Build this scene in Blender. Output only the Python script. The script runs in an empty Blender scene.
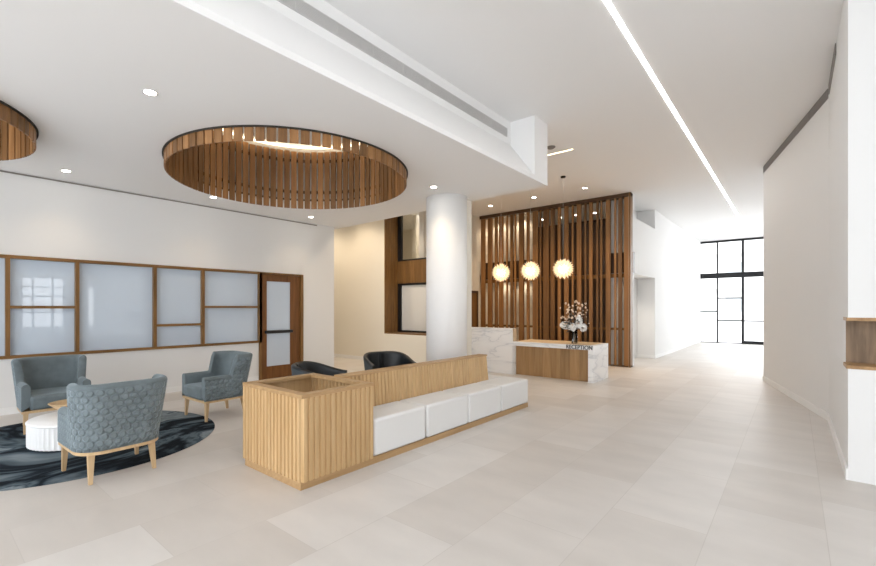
import bpy, bmesh, math, random
from mathutils import Vector, Matrix, noise
random.seed(7)
SC = bpy.context.scene
COL = SC.collection
PI = math.pi
HC = 4.43      # high ceiling
LC = 3.45      # low ceiling

# ------------------------------------------------------------------ materials
def newmat(name):
    m = bpy.data.materials.new(name); m.use_nodes = True
    nt = m.node_tree
    return m, nt, nt.nodes['Principled BSDF']
def N(nt, kind, **kw):
    n = nt.nodes.new(kind)
    for k, v in kw.items():
        if k.startswith('i_'): n.inputs[k[2:].replace('_', ' ')].default_value = v
        else: setattr(n, k, v)
    return n
def plain(name, col, rough=.6, metal=0, spec=.5, bump=0, bscale=60):
    m, nt, b = newmat(name)
    b.inputs['Base Color'].default_value = (*col, 1); b.inputs['Roughness'].default_value = rough
    b.inputs['Metallic'].default_value = metal; b.inputs['Specular IOR Level'].default_value = spec
    tc = N(nt, 'ShaderNodeTexCoord'); no = N(nt, 'ShaderNodeTexNoise'); no.inputs['Scale'].default_value = bscale
    nt.links.new(tc.outputs['Object'], no.inputs['Vector'])
    mr = N(nt, 'ShaderNodeMapRange'); mr.inputs['To Min'].default_value = max(0, rough-.06); mr.inputs['To Max'].default_value = min(1, rough+.06)
    nt.links.new(no.outputs['Fac'], mr.inputs['Value']); nt.links.new(mr.outputs['Result'], b.inputs['Roughness'])
    if bump:
        bp = N(nt, 'ShaderNodeBump'); bp.inputs['Strength'].default_value = bump; bp.inputs['Distance'].default_value = .002
        nt.links.new(no.outputs['Fac'], bp.inputs['Height']); nt.links.new(bp.outputs['Normal'], b.inputs['Normal'])
    return m
def glow(name, col, strength):
    m, nt, b = newmat(name)
    b.inputs['Base Color'].default_value = (*col, 1)
    b.inputs['Emission Color'].default_value = (*col, 1); b.inputs['Emission Strength'].default_value = strength
    return m
def wood(name, c1, c2, axis=2, rough=.45, scale=6, vary=.25, stretch=14, world=False):
    m, nt, b = newmat(name)
    tc = N(nt, 'ShaderNodeTexCoord'); mp = N(nt, 'ShaderNodeMapping')
    s = [scale*3]*3; s[axis] = scale*3/stretch
    mp.inputs['Scale'].default_value = s
    if world:
        g = N(nt, 'ShaderNodeNewGeometry'); nt.links.new(g.outputs['Position'], mp.inputs['Vector'])
    else:
        nt.links.new(tc.outputs['Object'], mp.inputs['Vector'])
    geo = N(nt, 'ShaderNodeNewGeometry')
    add = N(nt, 'ShaderNodeVectorMath', operation='ADD')
    mul = N(nt, 'ShaderNodeVectorMath', operation='SCALE'); mul.inputs['Scale'].default_value = 37
    cmb = N(nt, 'ShaderNodeCombineXYZ')
    for k in range(3): nt.links.new(geo.outputs['Random Per Island'], cmb.inputs[k])
    nt.links.new(cmb.outputs[0], mul.inputs[0]); nt.links.new(mp.outputs[0], add.inputs[0]); nt.links.new(mul.outputs[0], add.inputs[1])
    no = N(nt, 'ShaderNodeTexNoise'); no.inputs['Scale'].default_value = 1; no.inputs['Detail'].default_value = 5; no.inputs['Roughness'].default_value = .6
    no.inputs['Distortion'].default_value = .6
    nt.links.new(add.outputs[0], no.inputs['Vector'])
    cr = N(nt, 'ShaderNodeValToRGB')
    cr.color_ramp.elements[0].position = .3; cr.color_ramp.elements[0].color = (*c1, 1)
    cr.color_ramp.elements[1].position = .72; cr.color_ramp.elements[1].color = (*c2, 1)
    nt.links.new(no.outputs['Fac'], cr.inputs['Fac'])
    hs = N(nt, 'ShaderNodeHueSaturation')
    mr = N(nt, 'ShaderNodeMapRange'); mr.inputs['To Min'].default_value = 1-vary; mr.inputs['To Max'].default_value = 1+vary
    nt.links.new(geo.outputs['Random Per Island'], mr.inputs['Value']); nt.links.new(mr.outputs['Result'], hs.inputs['Value'])
    nt.links.new(cr.outputs['Color'], hs.inputs['Color']); nt.links.new(hs.outputs['Color'], b.inputs['Base Color'])
    b.inputs['Roughness'].default_value = rough; b.inputs['Specular IOR Level'].default_value = .35
    bp = N(nt, 'ShaderNodeBump'); bp.inputs['Strength'].default_value = .08; bp.inputs['Distance'].default_value = .003
    nt.links.new(no.outputs['Fac'], bp.inputs['Height']); nt.links.new(bp.outputs['Normal'], b.inputs['Normal'])
    return m
def marble(name):
    m, nt, b = newmat(name)
    g = N(nt, 'ShaderNodeNewGeometry'); mp = N(nt, 'ShaderNodeMapping'); mp.inputs['Rotation'].default_value = (.2, .75, .3)
    nt.links.new(g.outputs['Position'], mp.inputs['Vector'])
    mp.inputs['Scale'].default_value = (.5, .5, 2.0)
    no = N(nt, 'ShaderNodeTexNoise'); no.inputs['Scale'].default_value = 1.6; no.inputs['Detail'].default_value = 5; no.inputs['Distortion'].default_value = .5
    nt.links.new(mp.outputs[0], no.inputs['Vector'])
    cr = N(nt, 'ShaderNodeValToRGB'); e = cr.color_ramp.elements
    e[0].position = .40; e[0].color = (.84, .84, .84, 1); e[1].position = .58; e[1].color = (.84, .84, .84, 1)
    a = e.new(.475); a.color = (.80, .80, .805, 1); a = e.new(.5); a.color = (.64, .65, .67, 1); a = e.new(.515); a.color = (.81, .81, .815, 1)
    nt.links.new(no.outputs['Fac'], cr.inputs['Fac']); nt.links.new(cr.outputs['Color'], b.inputs['Base Color'])
    b.inputs['Roughness'].default_value = .3
    return m
def floor_mat():
    m, nt, b = newmat('stone_tile')
    g = N(nt, 'ShaderNodeNewGeometry'); sp = N(nt, 'ShaderNodeSeparateXYZ'); cb = N(nt, 'ShaderNodeCombineXYZ')
    nt.links.new(g.outputs['Position'], sp.inputs[0])
    ay = N(nt, 'ShaderNodeMath', operation='ADD'); ay.inputs[1].default_value = 12.3-.15
    ax = N(nt, 'ShaderNodeMath', operation='ADD'); ax.inputs[1].default_value = 12.44
    nt.links.new(sp.outputs['Y'], ay.inputs[0]); nt.links.new(sp.outputs['X'], ax.inputs[0])
    nt.links.new(ay.outputs[0], cb.inputs['X']); nt.links.new(ax.outputs[0], cb.inputs['Y'])
    br = N(nt, 'ShaderNodeTexBrick'); br.offset = .5; br.offset_frequency = 2; br.squash = 1
    br.inputs['Scale'].default_value = 1; br.inputs['Brick Width'].default_value = 1.2; br.inputs['Row Height'].default_value = .6
    br.inputs['Mortar Size'].default_value = .0025; br.inputs['Mortar Smooth'].default_value = .1
    br.inputs['Color1'].default_value = (.575, .535, .495, 1); br.inputs['Color2'].default_value = (.655, .625, .595, 1); br.inputs['Mortar'].default_value = (.54, .505, .47, 1)
    nt.links.new(cb.outputs[0], br.inputs['Vector'])
    no = N(nt, 'ShaderNodeTexNoise'); no.inputs['Scale'].default_value = 1.6; no.inputs['Detail'].default_value = 6
    mp = N(nt, 'ShaderNodeMapping'); mp.inputs['Scale'].default_value = (1, 2.2, 1)
    nt.links.new(g.outputs['Position'], mp.inputs['Vector']); nt.links.new(mp.outputs[0], no.inputs['Vector'])
    mr = N(nt, 'ShaderNodeMapRange'); mr.inputs['From Min'].default_value = .3; mr.inputs['From Max'].default_value = .7
    mr.inputs['To Min'].default_value = .95; mr.inputs['To Max'].default_value = 1.05
    nt.links.new(no.outputs['Fac'], mr.inputs['Value'])
    hs = N(nt, 'ShaderNodeHueSaturation'); nt.links.new(br.outputs['Color'], hs.inputs['Color']); nt.links.new(mr.outputs['Result'], hs.inputs['Value'])
    nt.links.new(hs.outputs['Color'], b.inputs['Base Color'])
    b.inputs['Roughness'].default_value = .45; b.inputs['Specular IOR Level'].default_value = .35
    return m
def rug_mat():
    m, nt, b = newmat('marbled_wool')
    tc = N(nt, 'ShaderNodeTexCoord'); mp = N(nt, 'ShaderNodeMapping'); mp.inputs['Scale'].default_value = (.85, .55, 1); mp.inputs['Rotation'].default_value = (0, 0, .9)
    nt.links.new(tc.outputs['Object'], mp.inputs['Vector'])
    n1 = N(nt, 'ShaderNodeTexNoise'); n1.inputs['Scale'].default_value = 1.15; n1.inputs['Detail'].default_value = 5; n1.inputs['Distortion'].default_value = .8; n1.inputs['Roughness'].default_value = .55
    nt.links.new(mp.outputs[0], n1.inputs['Vector'])
    cr = N(nt, 'ShaderNodeValToRGB'); e = cr.color_ramp.elements
    e[0].position = .31; e[0].color = (.26, .30, .33, 1); e[1].position = .70; e[1].color = (.36, .40, .43, 1)
    for p, c in ((.38, (.13, .165, .19)), (.42, (.06, .085, .105)), (.445, (.012, .018, .026)), (.475, (.005, .007, .011)), (.495, (.03, .045, .06)), (.525, (.11, .145, .17)), (.545, (.035, .055, .075)), (.57, (.24, .28, .305)), (.61, (.15, .185, .21))):
        a = e.new(p); a.color = (*c, 1)
    nt.links.new(n1.outputs['Fac'], cr.inputs['Fac']); nt.links.new(cr.outputs['Color'], b.inputs['Base Color'])
    b.inputs['Roughness'].default_value = .95; b.inputs['Specular IOR Level'].default_value = .1
    n2 = N(nt, 'ShaderNodeTexNoise'); n2.inputs['Scale'].default_value = 220; nt.links.new(tc.outputs['Object'], n2.inputs['Vector'])
    bp = N(nt, 'ShaderNodeBump'); bp.inputs['Strength'].default_value = .5; bp.inputs['Distance'].default_value = .004
    nt.links.new(n2.outputs['Fac'], bp.inputs['Height']); nt.links.new(bp.outputs['Normal'], b.inputs['Normal'])
    return m
def velvet(name, col, quilt=False):
    m, nt, b = newmat(name)
    tc = N(nt, 'ShaderNodeTexCoord')
    no = N(nt, 'ShaderNodeTexNoise'); no.inputs['Scale'].default_value = 7; no.inputs['Detail'].default_value = 4
    nt.links.new(tc.outputs['Object'], no.inputs['Vector'])
    mr = N(nt, 'ShaderNodeMapRange'); mr.inputs['From Min'].default_value = .3; mr.inputs['From Max'].default_value = .7; mr.inputs['To Min'].default_value = .85; mr.inputs['To Max'].default_value = 1.18
    nt.links.new(no.outputs['Fac'], mr.inputs['Value'])
    hs = N(nt, 'ShaderNodeHueSaturation'); hs.inputs['Color'].default_value = (*col, 1); nt.links.new(mr.outputs['Result'], hs.inputs['Value'])
    nt.links.new(hs.outputs['Color'], b.inputs['Base Color'])
    b.inputs['Roughness'].default_value = .75; b.inputs['Specular IOR Level'].default_value = .25
    b.inputs['Sheen Weight'].default_value = .35; b.inputs['Sheen Roughness'].default_value = .4; b.inputs['Sheen Tint'].default_value = (.75, .9, 1, 1)
    if quilt:
        uv = N(nt, 'ShaderNodeUVMap')
        acc = None
        for k in range(3):
            d = N(nt, 'ShaderNodeVectorMath', operation='DOT_PRODUCT'); a = PI/2 + k*2*PI/3
            d.inputs[1].default_value = (math.cos(a), math.sin(a), 0)
            nt.links.new(uv.outputs[0], d.inputs[0])
            mu = N(nt, 'ShaderNodeMath', operation='MULTIPLY'); mu.inputs[1].default_value = 2*PI/.056
            co = N(nt, 'ShaderNodeMath', operation='COSINE')
            nt.links.new(d.outputs['Value'], mu.inputs[0]); nt.links.new(mu.outputs[0], co.inputs[0])
            if acc is None: acc = co
            else:
                ad = N(nt, 'ShaderNodeMath', operation='ADD'); nt.links.new(acc.outputs[0], ad.inputs[0]); nt.links.new(co.outputs[0], ad.inputs[1]); acc = ad
        r = N(nt, 'ShaderNodeMapRange'); r.inputs['From Min'].default_value = -1.25; r.inputs['From Max'].default_value = .1
        nt.links.new(acc.outputs[0], r.inputs['Value'])
        bp = N(nt, 'ShaderNodeBump'); bp.inputs['Strength'].default_value = 1; bp.inputs['Distance'].default_value = .011
        nt.links.new(r.outputs['Result'], bp.inputs['Height']); nt.links.new(bp.outputs['Normal'], b.inputs['Normal'])
    return m
def clear_glass(name):
    m, nt, b = newmat(name)
    out = nt.nodes['Material Output']
    tr = N(nt, 'ShaderNodeBsdfTransparent'); gl = N(nt, 'ShaderNodeBsdfGlossy'); gl.inputs['Roughness'].default_value = .02
    mx = N(nt, 'ShaderNodeMixShader'); fr = N(nt, 'ShaderNodeFresnel'); fr.inputs['IOR'].default_value = 1.4
    nt.links.new(fr.outputs[0], mx.inputs[0]); nt.links.new(tr.outputs[0], mx.inputs[1]); nt.links.new(gl.outputs[0], mx.inputs[2])
    nt.links.new(mx.outputs[0], out.inputs['Surface'])
    return m

M = dict(
    wall=plain('white_wall_paint', (.77, .77, .765), .7, spec=.2),
    ceil=plain('white_ceiling_paint', (.87, .87, .87), .8, spec=.15),
    cream=plain('warm_lit_wall_paint', (.80, .76, .67), .7, spec=.2),  # warm lamp light is partly put into this wall colour
    column=plain('white_column_paint', (.92, .92, .92), .6, spec=.2),
    base=plain('skirting_paint', (.82, .82, .81), .5),
    floor=floor_mat(),
    oak=wood('light_oak', (.50, .32, .15), (.64, .44, .235), 2, vary=.06),
    oak_y=wood('light_oak_long', (.37, .225, .10), (.49, .32, .165), 1, vary=.05),
    oak_leg=wood('pale_oak_leg', (.50, .34, .18), (.66, .48, .29), 2, vary=.05),
    desk_oak=wood('desk_oak', (.26, .145, .058), (.40, .245, .115), 2, vary=.18, scale=4),
    desk_top=wood('desk_oak_top', (.50, .38, .24), (.62, .48, .32), 0, vary=.05),
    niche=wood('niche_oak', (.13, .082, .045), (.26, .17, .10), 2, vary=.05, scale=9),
    slat=wood('cedar_slat', (.19, .09, .032), (.36, .185, .075), 2, vary=.35),
    screen=wood('screen_timber', (.15, .068, .021), (.30, .155, .058), 2, vary=.35, scale=4, stretch=45),
    frame_z=wood('timber_frame', (.13, .062, .018), (.26, .137, .045), 2, vary=.12),
    frame_y=wood('timber_frame_rail', (.13, .062, .018), (.26, .137, .045), 1, vary=.12),
    door=wood('timber_door', (.11, .042, .010), (.22, .09, .025), 2, vary=.1),
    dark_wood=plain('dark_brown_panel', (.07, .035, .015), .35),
    marble=marble('white_marble'),
    seat=plain('white_upholstery', (.76, .755, .745), .75, spec=.25, bump=.15, bscale=300),
    velvet=velvet('blue_grey_velvet', (.135, .165, .178)),
    velvet_q=velvet('quilted_blue_grey_velvet', (.172, .21, .228), True),
    tub=plain('black_leather', (.008, .011, .014), .42, spec=.45),
    tub_in=plain('slate_fabric', (.05, .065, .075), .7),
    frost=None, black=plain('black_metal', (.012, .013, .015), .4, .3),
    dark=plain('dark_gap', (.03, .025, .02), .8),
    gap=plain('shadow_gap_grey', (.22, .20, .185), .6),
    vent=None, ventslat=plain('grey_vent_metal', (.66, .65, .64), .5, .2), vent_in=plain('vent_cavity', (.3, .3, .3), .8),
    gap_vent=plain('dark_vent_metal', (.29, .27, .26), .6),
    white_gloss=plain('white_fluted_lacquer', (.84, .84, .84), .45),
    rug=rug_mat(), rug_edge=plain('rug_binding', (.008, .009, .012), .9),
    led_long=glow('led_long', (1, .985, .96), 13),
    led=glow('led_white', (1, .975, .93), 5), led_warm=glow('led_warm', (1, .80, .52), 2.6),
    lamp=glow('downlight_lens', (1, .93, .80), 18),
    pend=glow('pendant_petal', (1, .86, .62), .16), bulb=glow('pendant_core', (1, .84, .56), 2.2),
    trimw=plain('white_metal', (.8, .8, .79), .4),
    glass=clear_glass('clear_glass'),
    leaf=plain('dark_leaf', (.03, .033, .03), .6), petal=plain('white_petal', (.9, .89, .87), .7), blossom=plain('peach_blossom', (.82, .66, .52), .7), stem=plain('twig', (.10, .06, .04), .7),
    vase=None, render_out=plain('pale_render', (.80, .79, .77), .8), pave=plain('pale_paving', (.6, .6, .6), .8), shadewin=plain('window_glass_grey', (.45, .48, .5), .2),
    steel=plain('brushed_steel', (.5, .5, .5), .3, 1),
)
m, nt, b = newmat('back_painted_glass'); b.inputs['Base Color'].default_value = (.57, .66, .77, 1); b.inputs['Roughness'].default_value = .06
b.inputs['Specular IOR Level'].default_value = .75; M['frost'] = m
n_ = N(nt, 'ShaderNodeTexNoise'); n_.inputs['Scale'].default_value = 1.2; r_ = N(nt, 'ShaderNodeMapRange'); r_.inputs['To Min'].default_value = .01; r_.inputs['To Max'].default_value = .03
nt.links.new(n_.outputs['Fac'], r_.inputs['Value']); nt.links.new(r_.outputs['Result'], b.inputs['Roughness'])
M['vase'] = M['glass']

# ------------------------------------------------------------------ mesh helpers
def bm_new(): return bmesh.new()
def box(bm, x0, x1, y0, y1, z0, z1, mi=0, bev=0):
    r = bmesh.ops.create_cube(bm, size=1, matrix=Matrix.Translation(((x0+x1)/2, (y0+y1)/2, (z0+z1)/2)) @ Matrix.Diagonal((abs(x1-x0), abs(y1-y0), abs(z1-z0), 1)))
    vs = r['verts']
    fs = {f for v in vs for f in v.link_faces}
    for f in fs: f.material_index = mi
    if bev:
        es = {e for v in vs for e in v.link_edges}
        rb = bmesh.ops.bevel(bm, geom=list(es), offset=bev, segments=3, affect='EDGES', profile=.5)
        for f in rb['faces']: f.material_index = mi; f.smooth = True
def prism(bm, pts, z0, z1, mi=0):
    lo = [bm.verts.new((x, y, z0)) for x, y in pts]; hi = [bm.verts.new((x, y, z1)) for x, y in pts]
    n = len(pts); fs = []
    for i in range(n):
        fs.append(bm.faces.new((lo[i], lo[(i+1) % n], hi[(i+1) % n], hi[i])))
    fs.append(bm.faces.new(lo[::-1])); fs.append(bm.faces.new(hi))
    for f in fs: f.material_index = mi
    return fs
def hexa(bm, a, b, mi=0):
    """eight-corner solid from two quads a (bottom) and b (top)"""
    A = [bm.verts.new(p) for p in a]; B = [bm.verts.new(p) for p in b]
    for i in range(4):
        bm.faces.new((A[i], A[(i+1) % 4], B[(i+1) % 4], B[i])).material_index = mi
    bm.faces.new(A[::-1]).material_index = mi; bm.faces.new(B).material_index = mi
def lathe(bm, prof, n=48, c=(0, 0, 0), mi=0, smooth=True, mod=None, caps=True):
    rings = []
    for r, z in prof:
        ring = []
        for k in range(n):
            a = 2*PI*k/n; rr = r*(mod(k) if mod else 1)
            ring.append(bm.verts.new((c[0]+rr*math.cos(a), c[1]+rr*math.sin(a), c[2]+z)))
        rings.append(ring)
    for A, B in zip(rings, rings[1:]):
        for k in range(n):
            f = bm.faces.new((A[k], A[(k+1) % n], B[(k+1) % n], B[k])); f.smooth = smooth; f.material_index = mi
    closed = prof[0] == prof[-1]
    if caps and not closed:
        if prof[0][0] > 1e-2: bm.faces.new(rings[0][::-1]).material_index = mi
        if prof[-1][0] > 1e-2: bm.faces.new(rings[-1]).material_index = mi
    bmesh.ops.remove_doubles(bm, verts=bm.verts[:], dist=1e-5)
def tube(bm, pts, r, n=8, mi=0):
    pts = [Vector(p) for p in pts]; rings = []
    rr = r if isinstance(r, (list, tuple)) else [r]*len(pts)
    for i, p in enumerate(pts):
        d = (pts[min(i+1, len(pts)-1)]-pts[max(i-1, 0)]).normalized()
        u = d.orthogonal().normalized() if i == 0 else (u-d*u.dot(d)).normalized()
        v = d.cross(u)
        rings.append([bm.verts.new(p+rr[i]*(u*math.cos(2*PI*k/n)+v*math.sin(2*PI*k/n))) for k in range(n)])
    for A, B in zip(rings, rings[1:]):
        for k in range(n):
            f = bm.faces.new((A[k], A[(k+1) % n], B[(k+1) % n], B[k])); f.smooth = True; f.material_index = mi
    bm.faces.new(rings[0][::-1]).material_index = mi; bm.faces.new(rings[-1]).material_index = mi
def obj(name, bm, mats, parent=None, loc=(0, 0, 0), fix=True):
    if fix: bmesh.ops.recalc_face_normals(bm, faces=bm.faces[:])
    me = bpy.data.meshes.new(name); bm.to_mesh(me); bm.free()
    for mm in (mats if isinstance(mats, (list, tuple)) else [mats]): me.materials.append(mm)
    o = bpy.data.objects.new(name, me); COL.objects.link(o); o.location = loc
    if parent: o.parent = parent
    return o
def thing(name, label, cat, loc=(0, 0, 0), rz=0, group=None):
    o = bpy.data.objects.new(name, None); COL.objects.link(o); o.empty_display_size = .1
    o.location = loc; o.rotation_euler = (0, 0, rz); o['label'] = label; o['category'] = cat
    if group: o['group'] = group
    return o
def tag(o, label, cat, group=None):
    o['label'] = label; o['category'] = cat
    if group: o['group'] = group
    return o
def struct(name, bm, mats, label=None, cat=None, parent=None):
    o = obj(name, bm, mats, parent)
    o['kind'] = 'structure'
    if label: o['label'] = label
    if cat: o['category'] = cat
    return o
def sroot(name, label, cat):
    o = thing(name, label, cat); o['kind'] = 'structure'; return o
def dup(root, loc, rz, label, group=None):
    r = root.copy(); COL.objects.link(r); r.location = loc; r.rotation_euler = (0, 0, rz); r['label'] = label
    if group: r['group'] = group
    for ch in list(root.children):
        c = ch.copy(); COL.objects.link(c); c.parent = r
        for g in ch.children:
            d = g.copy(); COL.objects.link(d); d.parent = c
    return r

# ------------------------------------------------------------------ setting: floor and ceilings
Y0B, XR = -5.0, 6.0
b = bm_new(); box(b, -13.5, XR, Y0B, 23.2, -.15, 0)
struct('floor', b, M['floor'], 'pale beige stone tile floor of the whole lobby', 'floor')

DR = [(-5.46, 3.62, 1.62), (-6.6, -.35, 1.3)]     # timber drums in the low ceiling
HOLE = .024
def plate_with_holes(outer, holes, z0, z1):
    bm = bm_new()
    def loop(pts, z):
        vs = [bm.verts.new((x, y, z)) for x, y in pts]
        return vs, [bm.edges.new((vs[i], vs[(i+1) % len(vs)])) for i in range(len(vs))]
    rings = []
    for z in (z0, z1):
        es = []; rr = []
        for pts in [outer]+holes:
            v, e = loop(pts, z); es += e; rr.append(v)
        bmesh.ops.triangle_fill(bm, use_beauty=True, use_dissolve=False, edges=es)
        rings.append(rr)
    for A, B in zip(*rings):
        for i in range(len(A)):
            f = bm.faces.new((A[i], A[(i+1) % len(A)], B[(i+1) % len(A)], B[i]))
            f.smooth = len(A) > 20
    return bm
circ = lambda x, y, r, n=96: [(x+r*math.cos(2*PI*k/n), y+r*math.sin(2*PI*k/n)) for k in range(n)]
XB, YB = -2.99, 6.65                               # bulkhead corner
bulk_back = lambda x: YB+.045*(XB-x)
outer = [(-8.58, Y0B), (XB, Y0B), (XB, YB), (-12.4, bulk_back(-12.4)), (-12.4, 6.65), (-8.58, 6.65)]
pb = plate_with_holes(outer, [circ(x, y, r+HOLE) for x, y, r in DR], LC, LC+.06)
struct('ceiling_low', pb, M['ceil'], 'lower white ceiling with two round openings over the sitting area', 'ceiling')
# bulkhead: raking face, square end block, back face
b = bm_new()
YE = 6.2
xt = lambda y: -3.40                 # upright strip that carries the grille
ZV = 4.07
hexa(b, [(XB, Y0B, LC+.059), (XB, YE+.01, LC+.059), (XB-.12, YE+.01, LC+.059), (XB-.12, Y0B, LC+.059)],
        [(xt(Y0B), Y0B, ZV), (xt(YE), YE+.01, ZV), (xt(YE)-.12, YE+.01, ZV), (xt(Y0B)-.12, Y0B, ZV)])
prism(b, [(xt(Y0B), Y0B), (xt(YE), YE+.01), (xt(YE)-.12, YE+.01), (xt(Y0B)-.12, Y0B)], ZV-.001, HC)
prism(b, [(XB, YE), (XB, YB), (-3.55, bulk_back(-3.55)), (-3.55, YE)], LC+.059, HC)
prism(b, [(-3.6, bulk_back(-3.6)), (-12.4, bulk_back(-12.4)), (-12.4, bulk_back(-12.4)-.12), (-3.6, bulk_back(-3.6)-.12)], LC+.059, HC)
struct('trim_1', b, M['ceil'], 'white raking bulkhead between the lower and the higher ceiling', 'bulkhead')
b = bm_new(); box(b, -13.5, XR, Y0B, 23.2, HC, HC+.12)
struct('ceiling', b, M['ceil'], 'higher white ceiling over the corridor and reception', 'ceiling')

# left wall with internal glazing
XL = -8.42
b = bm_new()
box(b, XL-.16, XL, Y0B, 4.74, 0, .788); box(b, XL-.16, XL, Y0B, 6.70, 2.25, LC-.001); box(b, XL-.16, XL, 5.81, 6.70, 0, 2.25)
box(b, XL-.18, XL-.16, Y0B, 5.81, 0, 2.25)
struct('wall_left', b, M['wall'], 'long white wall holding the timber framed glazing', 'wall')
b = bm_new(); box(b, XL-.002, XL+.004, Y0B, 6.2, LC-.042, LC-.018)  # raised grey strip, the gap's darkness put into its colour
struct('trim_2', b, M['gap'], 'thin grey shadow gap line along the top of the long white wall', 'trim')
b = bm_new(); box(b, XL, XL+.015, Y0B, 4.73, 0, .10); box(b, XL, XL+.015, 5.82, 6.70, 0, .10)
struct('baseboard_left', b, M['base'], 'white skirting below the timber framed glazing', 'baseboard')
w = sroot('window_1', 'long band of pale blue internal glass in brown timber frames', 'window')
MY = [-3.6, -2.1, -.6, .92, 1.71, 2.795, 3.61]
edges = [Y0B]+MY+[4.79]
b = bm_new(); F = .024
for k, y in enumerate(MY): box(b, XL-.09, XL+.03, y-F, y+F, .788, 2.25)
box(b, XL-.09, XL+.03, 4.738, 4.80, .788, 2.25)
obj('mullions', b, M['frame_z'], w)
b = bm_new()
box(b, XL-.09, XL+.032, Y0B, 4.738, 2.205, 2.252); box(b, XL-.09, XL+.032, Y0B, 4.738, .786, .828)
for (ya, yb, z) in ((.92, 1.71, 1.515), (2.795, 3.61, 1.20), (3.61, 4.74, 1.525), (-.6, -2.1, 1.3)):
    box(b, XL-.09, XL+.028, min(ya, yb)+F, max(ya, yb)-F, z-.02, z+.02)
obj('frame_rails', b, M['frame_y'], w)
for ya, yb in zip(edges, edges[1:]):
    b = bm_new(); box(b, XL-.06, XL-.045, ya+.01, yb-.01, .81, 2.23); obj('pane', b, M['frost'], w)
d = sroot('door_1', 'brown timber glazed door with a black push bar beside the glazing band', 'door')
b = bm_new()
box(b, XL-.09, XL+.03, 5.745, 5.81, 0, 2.252); box(b, XL-.09, XL+.03, 4.745, 4.80, 0, 2.252); box(b, XL-.09, XL+.031, 4.80, 5.745, 2.215, 2.252)
obj('door_frame', b, M['frame_z'], d)
b = bm_new()
box(b, XL-.06, XL-.01, 4.805, 4.93, .008, 2.21); box(b, XL-.06, XL-.01, 5.50, 5.74, .008, 2.21); box(b, XL-.06, XL-.012, 4.93, 5.50, 2.07, 2.21); box(b, XL-.06, XL-.012, 4.93, 5.50, .008, .27)
leaf = obj('door_leaf', b, M['door'], d)
b = bm_new(); box(b, XL-.045, XL-.03, 4.92, 5.51, .25, 2.09); obj('pane', b, M['frost'], leaf)
b = bm_new(); box(b, XL-.01, XL+.035, 4.88, 5.54, .965, 1.03, bev=.008); obj('push_bar', b, M['black'], leaf)

# back wall (cream) with the recessed window
YW = 8.6
b = bm_new()
box(b, -13.5, -8.62, YW, YW+.6, 0, HC); box(b, -8.62, -7.1, YW, YW+.6, 0, .80); box(b, -7.1, -6.0, YW, YW+.22, 0, HC); box(b, -7.1, -6.95, YW+.22, YW+.6, 0, HC)
struct('wall_back', b, M['cream'], 'cream back wall behind the round column', 'wall')
b = bm_new(); box(b, -13.5, -6.0, YW-.015, YW, 0, .10)
struct('baseboard_back', b, M['base'], 'skirting at the foot of the cream back wall', 'baseboard')
b = bm_new(); box(b, -13.5, -13.3, 6.7, YW, 0, HC); box(b, -13.5, XL-.18, 6.55, 6.70, 0, LC)
struct('wall_side', b, M['wall'], 'white wall at the end of the side passage', 'wall')
w = sroot('window_2', 'tall recessed window with black frames and timber boarding beside the column', 'window')
YG = YW+.6
b = bm_new()
n = 5
for k in range(n): box(b, -8.618, -8.585, YW+.004+k*.119, YW+.004+k*.119+.112, .80, HC-.002)       # boarded reveal
z = .80
for k in range(9): box(b, -8.58+k*.165, -8.58+k*.165+.158, YG-.12, YG-.08, 2.20, 2.82)                    # boarded spandrel
box(b, -8.585, -7.1, YW+.004, YG-.08, .80, .83)
obj('timber_lining', b, M['frame_z'], w)
b = bm_new()
for z0, z1 in ((.83, 2.20), (2.82, HC-.002)):
    box(b, -8.585, -8.46, YG-.09, YG-.01, z0, z1); box(b, -7.18, -7.1, YG-.09, YG-.01, z0, z1)
    box(b, -8.46, -7.18, YG-.09, YG-.01, z0, z0+.05); box(b, -8.46, -7.18, YG-.09, YG-.01, z1-.06, z1)
obj('window_frame', b, M['black'], w)
for z0, z1, mt in ((.88, 2.14, 'frost2'), (2.87, HC-.06, 'glass')):
    b = bm_new(); box(b, -8.46, -7.18, YG-.05, YG-.04, z0, z1)
    if mt == 'frost2':
        mm = plain('milky_glass', (.72, .72, .70), .15); mt_ = mm
    else: mt_ = M['glass']
    obj('pane', b, mt_, w)
# room seen through the upper pane
b = bm_new()
box(b, -12, -7.72, YG+.0, 12.2, 2.60, 2.72); box(b, -12, -7.72, 12.2, 12.35, 0, HC); box(b, -12.1, -12, YG, 12.2, 0, HC); box(b, -9.1, -9.0, YG+1.2, 12.2, 2.72, HC)
struct('wall_upper', b, M['cream'], 'plain walls of the upper room seen through the recessed window', 'wall')
b = bm_new(); box(b, -9.0, -7.9, 10.6, 10.66, HC-.03, HC-.002)
tag(obj('strip_light', b, M['led']), 'thin white strip light on the ceiling behind the upper recessed window', 'strip light')

# side wall of reception with timber door
b = bm_new(); box(b, -7.86, -7.70, YG, 12.0, 0, HC); box(b, -7.86, -7.70, 12.0, 15.2, 0, HC)
struct('wall_reception', b, M['cream'], 'cream side wall between the column and the slat screen', 'wall')
d = sroot('door_2', 'narrow brown timber door in the cream reception side wall', 'door')
b = bm_new(); box(b, -7.72, -7.66, 11.05, 11.78, 0, 1.98); obj('door_leaf', b, M['frame_z'], d)
b = bm_new(); box(b, -7.72, -7.64, 11.78, 11.85, 0, 2.05); box(b, -7.72, -7.64, 10.98, 11.05, 0, 2.05); box(b, -7.72, -7.64, 11.05, 11.78, 1.98, 2.05); obj('door_frame', b, M['dark_wood'], d)

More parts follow.
